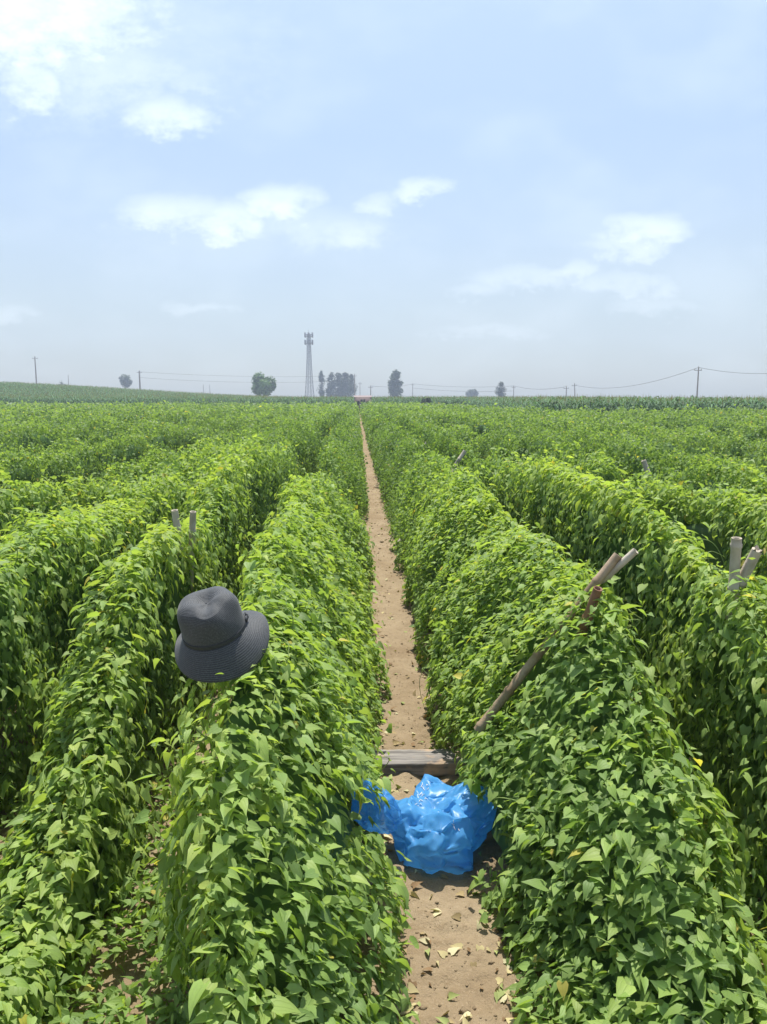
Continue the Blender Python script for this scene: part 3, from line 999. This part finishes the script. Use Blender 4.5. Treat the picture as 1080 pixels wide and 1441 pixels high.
M_PRINT = simple_mat('white_print', (.62, .66, .70), (.75, .78, .80), 30, .5)
pr_.build('print', M_PRINT, body)

MC = at(527, 1133, 2.86)
def mouth_shape(V):
    S = V * np.array([.098, .080, .098])
    S = S + V * creases(S, 9, (6, 12), .12, 4)[:, None]
    S[:, 2] += MC.z
    nk = np.clip((S[:, 0] + .02) / .12, 0, 1)       # the neck runs over to the heap
    S[:, 1] += nk * .02
    S[:, 2] -= nk * .07
    return S + np.array([MC.x - BAG_C.x, MC.y - BAG_C.y, 0])
S, F = crumpled(mouth_shape, 14, .28, .009)
mesh_np('bag_mouth', S, F, M_FILM_T, bagroot)

# ------------------------------------------------------------------ hat
def hat_mat():
    m, nt, out = new_mat('woven_charcoal')
    p = N(nt, 'ShaderNodeBsdfPrincipled')
    a = N(nt, 'ShaderNodeAttribute', attribute_name='weave_arc')
    w = math_node(nt, 'SINE', math_node(nt, 'MULTIPLY', a.outputs['Fac'], 2 * math.pi / 0.0048))
    w = math_node(nt, 'MULTIPLY_ADD', w, .5, .5)
    n1 = tex_noise(nt, 260, 2)
    c = mixc(nt, math_node(nt, 'MULTIPLY', w, .75), (.018, .021, .025), (.085, .095, .103))
    c = mixc(nt, math_node(nt, 'MULTIPLY', smooth(nt, n1, .45, .7), .45), c, (.12, .125, .13))
    nt.links.new(c, p.inputs['Base Color'])
    p.inputs['Roughness'].default_value = .62
    p.inputs['Specular IOR Level'].default_value = .35
    p.inputs['Sheen Weight'].default_value = .15
    nt.links.new(bump(nt, math_node(nt, 'ADD', w, n1), .5, .0012), p.inputs['Normal'])
    nt.links.new(p.outputs[0], out.inputs['Surface'])
    return m
M_HAT = hat_mat()
M_BAND = simple_mat('dark_ribbon', (.030, .034, .040), (.045, .049, .055), 60, .6, .2, .001)
def lathe_part(name, prof, parent, deform, mat, seg=96, thick=.0022):
    pr = np.array(prof)
    s = np.concatenate([[0], np.cumsum(np.hypot(*np.diff(pr, axis=0).T))])
    sf = np.linspace(0, s[-1], max(10, int(s[-1] / .005)))
    r, z = np.interp(sf, s, pr[:, 0]), np.interp(sf, s, pr[:, 1])
    for _ in range(4):      # soften the corners of the profile
        r[1:-1] = (r[:-2] + 2 * r[1:-1] + r[2:]) / 4
        z[1:-1] = (z[:-2] + 2 * z[1:-1] + z[2:]) / 4
    an = np.linspace(0, 2 * math.pi, seg, endpoint=False)
    V = np.stack([r[:, None] * np.cos(an), r[:, None] * np.sin(an), z[:, None] * np.ones(seg)], -1).reshape(-1, 3)
    V = deform(V)
    n = len(sf)
    i = np.arange(n - 1)[:, None] * seg
    j = np.arange(seg)[None]
    jn = (j + 1) % seg
    F = np.stack([i + j, i + jn, i + seg + jn, i + seg + j], -1).reshape(-1, 4)
    o = mesh_np(name, V, F, mat, parent, {'weave_arc': ('FLOAT', np.repeat(sf, seg))}, smooth_shade=True)
    md = o.modifiers.new('thickness', 'SOLIDIFY')
    md.thickness = thick
    md.offset = 0
    return o
def hat_deform(V):
    V = V.copy()
    x, y, z = V[:, 0].copy(), V[:, 1].copy(), V[:, 2].copy()
    a = np.arctan2(y, x)
    rr = np.hypot(x, y)
    k = sstep((z - .015) / .115)
    # two finger dents towards the front and a crease along the top
    for a0, dep in ((-2.15, .020), (-0.70, .024), (1.6, .006)):
        g_ = np.exp(-(((a - a0 + math.pi) % (2 * math.pi) - math.pi) / .50) ** 2) * k * dep
        V[:, 0] -= np.cos(a) * g_ * np.clip(rr / .05, 0, 1)
        V[:, 1] -= np.sin(a) * g_ * np.clip(rr / .05, 0, 1)
    V[:, 2] -= np.where(rr < .085, .022 * np.exp(-((x - .005) / .035) ** 2 - ((y + .01) / .06) ** 2) * k, 0)
    V[:, :2] *= (1 + .045 * np.clip(z / .06, 0, 1) * vnoise(x * 17 + 3, y * 17, z * 17, 90))[:, None]
    V[:, 2] += .006 * k * vnoise(x * 22, y * 22, 0, 91)
    # brim droop, wavy and lower at the front
    br = sstep((rr - .10) / .07) * (z < .03)
    V[:, 2] += br * (.014 * np.sin(a * 2 + 1.0) + .008 * np.sin(a * 3 + .3) - .034 * np.clip(-np.sin(a), -.3, 1))
    V[:, 0] *= np.where(rr > .103, 1 + .08 * sstep((rr - .103) / .05) * np.cos(a), 1.0)
    return V
hat = empty('sun_hat', HAT_C)
tag(hat, 'charcoal woven hat with wide brim set on the end of the vine row', 'hat')
crown_prof = [(.102, .002), (.101, .03), (.101, .06), (.0995, .09), (.089, .114), (.070, .127), (.045, .132), (.001, .132)]
lathe_part('crown', crown_prof, hat, hat_deform, M_HAT)
lathe_part('brim', [(.102, .004), (.109, -.004), (.126, -.018), (.144, -.034), (.157, -.047), (.1575, -.051)], hat, hat_deform, M_HAT)
band = lathe_part('hat_band', [(.1045, .006), (.1042, .020)], hat, hat_deform, M_BAND, thick=.0015)
bb = Buf()
for sx in (-1, 1):
    bb.box((.1095 * math.cos(.12), .1095 * math.sin(.12) + sx * .011, .017), (.005, .020, .013), Matrix.Rotation(.12 + sx * .3, 3, 'Z'))
bb.box((.111, .013, .017), (.006, .007, .010))
bb.build('bow', M_BAND, band)
hat.rotation_euler = (math.radians(19), math.radians(-12), math.radians(4))

# ------------------------------------------------------------------ corn fields
def corn(name, pts, label, hmul=1.0):
    rg = np.random.default_rng(len(pts))
    n = len(pts)
    nb = 8
    base = np.repeat(pts, nb, 0)
    m = len(base)
    hh = np.repeat(rg.uniform(1.9, 2.35, n) * hmul, nb)
    lev = np.tile(np.linspace(.25, 1.0, nb), n) + rg.uniform(-.05, .05, m)
    azm = np.repeat(rg.uniform(0, 6.28, n), nb) + np.tile(np.arange(nb) * math.pi, n) + rg.normal(0, .7, m)
    Lb = rg.uniform(.55, .95, m) * (1.05 - .35 * lev)
    rise = rg.uniform(.15, .6, m)
    d = np.stack([np.cos(azm), np.sin(azm), np.zeros(m)], 1)
    sidev = np.stack([-np.sin(azm), np.cos(azm), np.zeros(m)], 1)
    p0 = base + np.stack([np.zeros(m), np.zeros(m), hh * lev * .86], 1)
    up = np.array([0, 0, 1.0])
    p1 = p0 + d * (Lb * .45)[:, None] + up * (rise * Lb * .7)[:, None]
    p2 = p0 + d * Lb[:, None] + up * (Lb * (rise * .5 - .55))[:, None]
    wv_ = rg.uniform(.05, .085, m)[:, None]
    V = np.stack([p0 - sidev * wv_ * .6, p0 + sidev * wv_ * .6, p1 + sidev * wv_, p1 - sidev * wv_, p2], 1).reshape(-1, 3)
    o5 = (np.arange(m) * 5)[:, None, None]
    F = (np.array([[0, 1, 2], [0, 2, 3], [3, 2, 4]])[None] + o5).reshape(-1, 3)
    c = np.array([.060, .125, .050]) * rg.uniform(.7, 1.35, (m, 1)) * np.where(rg.random((m, 1)) < .3, 1.25, 1.0)
    C = np.repeat(np.concatenate([c, np.ones((m, 1))], 1), 5, 0)
    # tassels
    tp = pts + np.stack([np.zeros(n), np.zeros(n), rg.uniform(2.0, 2.5, n) * hmul], 1)
    w = .02
    TV = np.stack([tp - [w, 0, .5], tp + [w, 0, -.5], tp + rg.normal(0, .06, (n, 3))], 1).reshape(-1, 3)
    TF = np.arange(n * 3).reshape(-1, 3) + len(V)
    tc_ = np.tile(np.array([[.26, .24, .12, 1.0]]), (n * 3, 1))
    o = mesh_np(name, np.vstack([V, TV]), np.vstack([F, TF]), M_CORN, None, {'leaf_colour': ('FLOAT_COLOR', np.vstack([C, tc_]))})
    tag(o, label, 'corn crop', kind='stuff')

def corn_pts(x0, x1, y0f, y1, row, sp, seed, keep=lambda x, y: np.ones(len(x), bool)):
    rg = np.random.default_rng(seed)
    P = []
    y = 0.0
    xs = np.arange(x0, x1, sp)
    rows = np.arange(0, y1 - y0f, row)
    X, R = np.meshgrid(xs, rows)
    X, R = X.ravel() + rg.normal(0, .08, X.size), R.ravel() + rg.normal(0, .06, X.size)
    Y = y0f + R
    k = keep(X, Y)
    X, Y = X[k], Y[k]
    return np.stack([X, Y, terrain(X, Y)], 1)
pts = np.vstack([corn_pts(-105, 40, 108, 114, .65, .28, 1, lambda x, y: (x > -.66 * y) & ((np.abs(x - .8) > 1.7) | (y > 114))),
                 corn_pts(-120, 60, 114, 200, 2.0, .42, 2, lambda x, y: (x > -.63 * y) & (x < .2 * y + 14))])
corn('corn_field', pts, 'tall corn crop on the low rise behind the vine field at left')
pts = np.vstack([corn_pts(12, 60, 56, 60, .6, .26, 3, lambda x, y: (x > 13 + .2 * (y - 56)) & (x < .6 * y)),
                 corn_pts(12, 75, 60, 108, 1.6, .42, 4, lambda x, y: (x > 14 + .02 * (y - 56)) & (x < .6 * y))])
corn('corn_patch', pts, 'bluish green corn crop beyond the vine rows at the right edge', 0.92)

# ------------------------------------------------------------------ far trees
def tree(label, px, py_top, py_base, Y, wpx, shape='round', colour=(.055, .095, .03), seed=1, nleaf=2600, name='broadleaf_tree', cat='tree', trunk_vis=0.22):
    rg = np.random.default_rng(seed)
    c = at(px, py_base, Y)
    gz = float(terrain(c.x, Y))
    top = at(px, py_top, Y).z
    Hh = top - gz
    Wd = wpx / FPX * Y
    root = empty(name, (c.x, Y, gz))
    tag(root, label, cat)
    bt = Buf()
    tr = max(.12, .022 * Hh)
    z = np.linspace(0, Hh * .8, 7)
    lean = rg.normal(0, .02 * Hh, 2)
    pts = np.stack([lean[0] * (z / Hh) ** 2, lean[1] * (z / Hh) ** 2, z], 1)
    bt.tube(pts, np.linspace(tr * 1.25, tr * .25, 7), 8)
    tips = []
    for i in range(9):
        a = rg.uniform(0, 6.28)
        z0 = rg.uniform(.22, .65) * Hh
        ln = Wd * .5 * rg.uniform(.5, .9)
        s = np.linspace(0, 1, 5)
        q = np.stack([np.cos(a) * ln * s, np.sin(a) * ln * s, z0 + s ** .8 * Hh * rg.uniform(.1, .25)], 1)
        bt.tube(q, np.linspace(tr * .5, tr * .08, 5), 6)
    bt.build('trunk', M_BARK, root)
    # crown: leaf sprays on the shells of many lumps
    if shape == 'round':
        nb = 26
        bc = rg.standard_normal((nb, 3)); bc = nrm(bc) * rg.random((nb, 1)) ** .45
        bc = bc * np.array([Wd * .36, Wd * .36, Hh * (1 - trunk_vis) * .34]) + np.array([0, 0, Hh * (.5 + trunk_vis * .5)])
        br = rg.uniform(.11, .2, nb) * Wd
    elif shape == 'poplar':
        nb = 34
        zz = rg.random(nb)
        wz = np.sin(np.clip(.12 + zz * .88, 0, 1) * math.pi) ** .6
        a = rg.uniform(0, 6.28, nb)
        rr_ = Wd * .30 * wz * rg.random(nb) ** .5
        bc = np.stack([np.cos(a) * rr_, np.sin(a) * rr_, Hh * (trunk_vis * .6 + (1 - trunk_vis * .6) * (.04 + .92 * zz))], 1)
        br = Wd * rg.uniform(.15, .27, nb) * (.55 + .45 * wz)
    else:      # ragged
        nb = 36
        zz = rg.random(nb)
        wz = (1 - zz) ** .55 * (.55 + .45 * np.sin(np.clip(zz * 2.2, 0, 1.57)))
        a = rg.uniform(0, 6.28, nb)
        rr_ = Wd * .42 * wz * rg.random(nb) ** .5
        bc = np.stack([np.cos(a) * rr_, np.sin(a) * rr_, Hh * (.10 + .86 * zz)], 1)
        br = Wd * rg.uniform(.10, .19, nb)
    i = rg.integers(0, nb, nleaf)
    u = nrm(rg.standard_normal((nleaf, 3)))
    P = bc[i] + u * (br[i] * rg.uniform(.55, 1.08, nleaf))[:, None]
    nl = nrm(u + .6 * rg.standard_normal((nleaf, 3)) + np.array([0, 0, .5]))
    tip = u * .4 + rg.standard_normal((nleaf, 3)) + np.array([0, 0, -.4])
    L = np.full(nleaf, max(.28, Wd * .075)) * rg.uniform(.6, 1.3, nleaf)
    cl = np.array(colour) * (1 + .35 * rg.standard_normal(nb).clip(-1, 1)[i][:, None]) * rg.uniform(.75, 1.25, (nleaf, 1))
    V, F, C, U = leaves(P, nl, tip, L, 1, cl, rg)
    mesh_np('crown', V, F, M_TREE, root, {'leaf_colour': ('FLOAT_COLOR', C), 'leaf_uv': ('FLOAT2', U)})
    return root

tree('pale hazy round tree rising behind the corn at far left', 177, 524, 556, 420, 21, 'round', (.06, .09, .04), 11)
tree('tiny rounded bush behind the corn near the left edge', 88, 534, 556, 430, 14, 'round', (.06, .09, .04), 12, 900, 'bush', 'bush', .05)
tree('broad dense green tree standing alone left of the lattice tower', 372, 523, 560, 260, 43, 'round', (.085, .165, .04), 13, 5200, trunk_vis=.12)
tree('slim dark poplar just right of the lattice tower', 453, 522, 562, 400, 15, 'poplar', (.035, .06, .03), 14, 2600, 'poplar_tree')
for i, (px, tp, w, ds) in enumerate(((467, 524, 22, 405), (476, 524, 24, 412), (486, 525, 23, 400), (494, 527, 20, 408))):
    words = ['leftmost poplar of the dark grove between tower and brick hut', 'second poplar from the left in the dark grove right of the tower',
             'third poplar from the left in the dark grove right of the tower', 'rightmost poplar of the dark grove, beside a utility pole'][i]
    tree(words, px, tp, 562, ds, w, 'poplar', (.038, .058, .035), 20 + i, 2400, 'poplar_tree')
tree('ragged tall tree standing right of the end of the path', 557, 523, 564, 370, 31, 'ragged', (.045, .075, .032), 30, 3600)
tree('tiny grey bush beside the ragged tall tree', 573, 558, 566, 175, 11, 'round', (.05, .075, .045), 31, 700, 'bush', 'bush', .05)
tree('small dark squarish bush at the field edge right of the path', 600, 555, 573, 106.5, 15, 'round', (.026, .050, .022), 32, 1500, 'bush', 'bush', .04)
tree('pale low round tree on the horizon, middle right', 664, 547, 566, 480, 21, 'round', (.06, .085, .05), 33, 1800)
tree('narrow dark upright tree on the horizon, right of the pale round one', 705, 538, 566, 340, 17, 'poplar', (.032, .055, .028), 34, 2400, trunk_vis=.3)
tree('tiny faint bush right of the narrow dark tree', 736, 558, 566, 450, 11, 'round', (.05, .075, .045), 35, 600, 'bush', 'bush', .05)
tree('tiny grey bush on the horizon near the right edge', 1026, 557, 566, 420, 12, 'round', (.05, .075, .045), 36, 700, 'bush', 'bush', .05)

# ------------------------------------------------------------------ lattice mast
def lattice(px, py_top, Y):
    c = at(px, 560, Y)
    gz = float(terrain(c.x, Y))
    Hh = at(px, py_top, Y).z - gz
    root = empty('telecom_tower', (c.x, Y, gz), (0, 0, .5))
    tag(root, 'tall grey lattice telecom mast with two antenna rings on the horizon', 'telecom tower')
    fr = Buf()
    bw, tw, hb = Hh * .052, Hh * .019, Hh * .93
    n = 17
    lv = [hb * (1 - (1 - i / n) ** 1.25) for i in range(n + 1)]
    def cor(z):
        f = z / hb
        w = (bw * (1 - f) ** 2.0 + tw * (1 - (1 - f) ** 2.0)) if f < .999 else tw
        return [np.array([sx * w, sy * w, z]) for sx, sy in ((-1, -1), (1, -1), (1, 1), (-1, 1))]
    for i in range(n):
        A, Bq = cor(lv[i]), cor(lv[i + 1])
        for k in range(4):
            kk = (k + 1) % 4
            fr.tube([A[k], Bq[k]], .17, 6)
            fr.tube([A[k], Bq[kk]], .065, 5)
            fr.tube([A[kk], Bq[k]], .065, 5)
            fr.tube([Bq[k], Bq[kk]], .065, 5)
    fr.build('lattice_frame', M_STEEL, root)
    for z in (Hh * .80, Hh * .90):
        pf = Buf()
        R = Hh * .054
        an = np.linspace(0, 2 * math.pi, 25)
        for dz_ in (0, .9):
            pf.tube(np.stack([np.cos(an) * R, np.sin(an) * R, np.full(25, z + dz_)], 1), .10, 5, cap=False)
        for a in an[:-1:3]:
            pf.tube([[0, 0, z], [math.cos(a) * R, math.sin(a) * R, z]], .08, 5)
            pf.tube([[math.cos(a) * R, math.sin(a) * R, z], [math.cos(a) * R, math.sin(a) * R, z + .9]], .06, 5)
        plat = pf.build('platform', M_STEEL, root)
        for a in np.linspace(0, 2 * math.pi, 7)[:-1]:
            ab = Buf()
            ab.box((math.cos(a) * (R + .2), math.sin(a) * (R + .2), z + .7), (.4, .8, 2.6), Matrix.Rotation(a, 3, 'Z'))
            ab.build('antenna', M_STEEL, plat)
    sp = Buf()
    sp.tube([[0, 0, hb], [0, 0, Hh]], [.12, .04], 6)
    sp.build('spire', M_STEEL, root)
lattice(436, 463, 430)

# ------------------------------------------------------------------ utility poles and wires
def upole(label, px, py_top, Y, r=.16, arm=True, lean=0.0):
    c = at(px, 560, Y)
    gz = float(terrain(c.x, Y))
    Hh = at(px, py_top, Y).z - gz
    root = empty('utility_pole', (c.x, Y, gz), (0, lean, .25))
    tag(root, label, 'utility pole', 'utility poles along the horizon')
    p_ = Buf()
    p_.tube([[0, 0, -.3], [0, 0, Hh * .5], [0, 0, Hh]], [r * 1.25, r * 1.05, r * .8], 10)
    p_.build('post', M_CONC, root)
    if arm:
        a_ = Buf()
        a_.box((0, r * 1.1, Hh - .55), (1.7, .10, .12))
        ar = a_.build('crossarm', M_STEEL, root)
        for xx in (-.75, 0, .75):
            i_ = Buf()
            z0 = Hh - .49 if xx else Hh
            i_.tube([[xx, r * 1.1 if xx else 0, z0], [xx, r * 1.1 if xx else 0, z0 + .25]], [.07, .05], 6)
            i_.build('insulator', M_CONC, ar)
    return Vector((c.x, Y, gz + Hh))
UP = {}
UP['a'] = upole('tall pole at far left standing behind the corn rise', 53, 502, 260, .2)
UP['b'] = upole('short thin pole beside the bush at far left', 98, 528, 330, .13, False)
UP['c'] = upole('thick short pole just right of the pale hazy tree', 198, 522, 270, .26)
UP['d'] = upole('faint thin pole left of the broad green tree, the left one of two', 287, 541, 420, .15, False)
UP['e'] = upole('faint thin pole left of the broad green tree, the right one of two', 296, 541, 440, .15, False)
UP['f'] = upole('tall dark pole at the right side of the poplar grove', 499.5, 527, 300, .2)
UP['g'] = upole('slender pole standing just above the brick hut', 507, 538, 360, .15)
UP['h'] = upole('dark pole at the right corner of the brick hut', 522, 543, 280, .17)
UP['i'] = upole('thin pole right of the ragged tall tree', 581, 540, 360, .16)
UP['j'] = upole('thin pole right of the narrow dark tree', 723, 543, 300, .16)
UP['k'] = upole('left of two close poles, upright and shorter', 797, 544, 230, .15)
UP['l'] = upole('right of two close poles, leaning slightly left', 810, 540, 240, .15, True, math.radians(-4))
UP['m'] = upole('tallest dark utility pole near the right edge', 981, 517, 150, .14)
UPR = at(1130, 522, 140)

def wire(label, a, b, sag, r, drop=0.0):
    a, b = Vector(a) - Vector((0, 0, drop)), Vector(b) - Vector((0, 0, drop))
    s = np.linspace(0, 1, 24)
    pts = np.array(a)[None] * (1 - s)[:, None] + np.array(b)[None] * s[:, None]
    pts[:, 2] -= sag * 4 * s * (1 - s)
    w = Buf()
    w.tube(pts, r, 5, cap=False)
    o = w.build('overhead_wire', M_WIRE)
    tag(o, label, 'power line', 'overhead wires strung between the poles')
wire('wire running from the tallest pole out of the right edge', UP['m'], UPR, .8, .035)
wire('wire sagging from the tallest pole to the leaning pole', UP['m'], UP['l'] - Vector((.5, 0, .4)), 2.2, .04)
wire('wire from the close pair of poles to the pole by the narrow dark tree', UP['k'], UP['j'], 1.0, .05)
wire('wire from the pole by the narrow dark tree to the ragged tree pole', UP['j'], UP['i'], .9, .05)
wire('lower wire from the narrow dark tree pole to the ragged tree pole', UP['j'], UP['i'], .8, .05, 1.9)
wire('wire crossing from the thick short pole to the grove pole', UP['c'], UP['f'], 1.0, .032, .3)
wire('lower wire crossing from the thick short pole to the grove pole', UP['c'], UP['f'], 1.2, .032, 2.2)
wire('wire from the hut corner pole to the ragged tree pole', UP['h'], UP['i'], .8, .05)

# ------------------------------------------------------------------ brick hut
c = at(511, 562, 109)
hut = empty('brick_hut', (c.x, 109.2, 0))
tag(hut, 'low reddish brick hut on the horizon at the end of the path', 'hut')
hw_, hh_ = 1.2, 2.1
b = Buf()
b.box((0, 2.0, hh_ / 2), (hw_ * 2, 4.0, hh_))
b.build('wall', M_BRICK, hut)
b = Buf()
for sx in (-1, 1):
    V = [[-hw_ - .06, -.08, hh_ + .02], [hw_ + .06, -.08, hh_ + .02], [hw_ + .06, 2, hh_ + .25], [-hw_ - .06, 2, hh_ + .25], [-hw_ - .06, 4.3, hh_ + .02], [hw_ + .06, 4.3, hh_ + .02]]
b.add(V, [[0, 1, 2, 3], [3, 2, 5, 4]])
b.add(V, [[0, 3, 4], [1, 5, 2]])
b.build('roof', M_ROOF, hut)
for xx, ww, zz, hz in ((-.72, .42, 1.3, .5), (.72, .42, 1.3, .5)):
    b = Buf()
    b.box((xx, -.02, zz), (ww, .08, hz))
    b.build('window', M_DARK, hut)
b = Buf()
b.box((0, -.02, .9), (.62, .08, 1.8))
b.build('door', M_DARK, hut)

# ------------------------------------------------------------------ haze: one closed box of even air around camera and scene
def haze():
    x0, x1, y0, y1, z0, z1 = -640, 640, -14, 560, -1.2, 46
    b = Buf()
    b.box(((x0 + x1) / 2, (y0 + y1) / 2, (z0 + z1) / 2), (x1 - x0, y1 - y0, z1 - z0))
    m, nt, out = new_mat('haze_air')
    v = N(nt, 'ShaderNodeVolumePrincipled')
    v.inputs['Color'].default_value = (.72, .83, 1.0, 1)
    v.inputs['Density'].default_value = HAZE_D
    v.inputs['Anisotropy'].default_value = 0.1
    v.inputs['Density Attribute'].default_value = ''
    v.inputs['Color Attribute'].default_value = ''
    v.inputs['Temperature Attribute'].default_value = ''
    nt.links.new(v.outputs[0], out.inputs['Volume'])
    try:
        m.cycles.homogeneous_volume = True
    except Exception:
        pass
    o = b.build('haze', m)
    o.display_type = 'WIRE'
    tag(o, 'pale summer haze hanging over the whole field', 'haze', kind='stuff')
HAZE_D = 0.0010
haze()
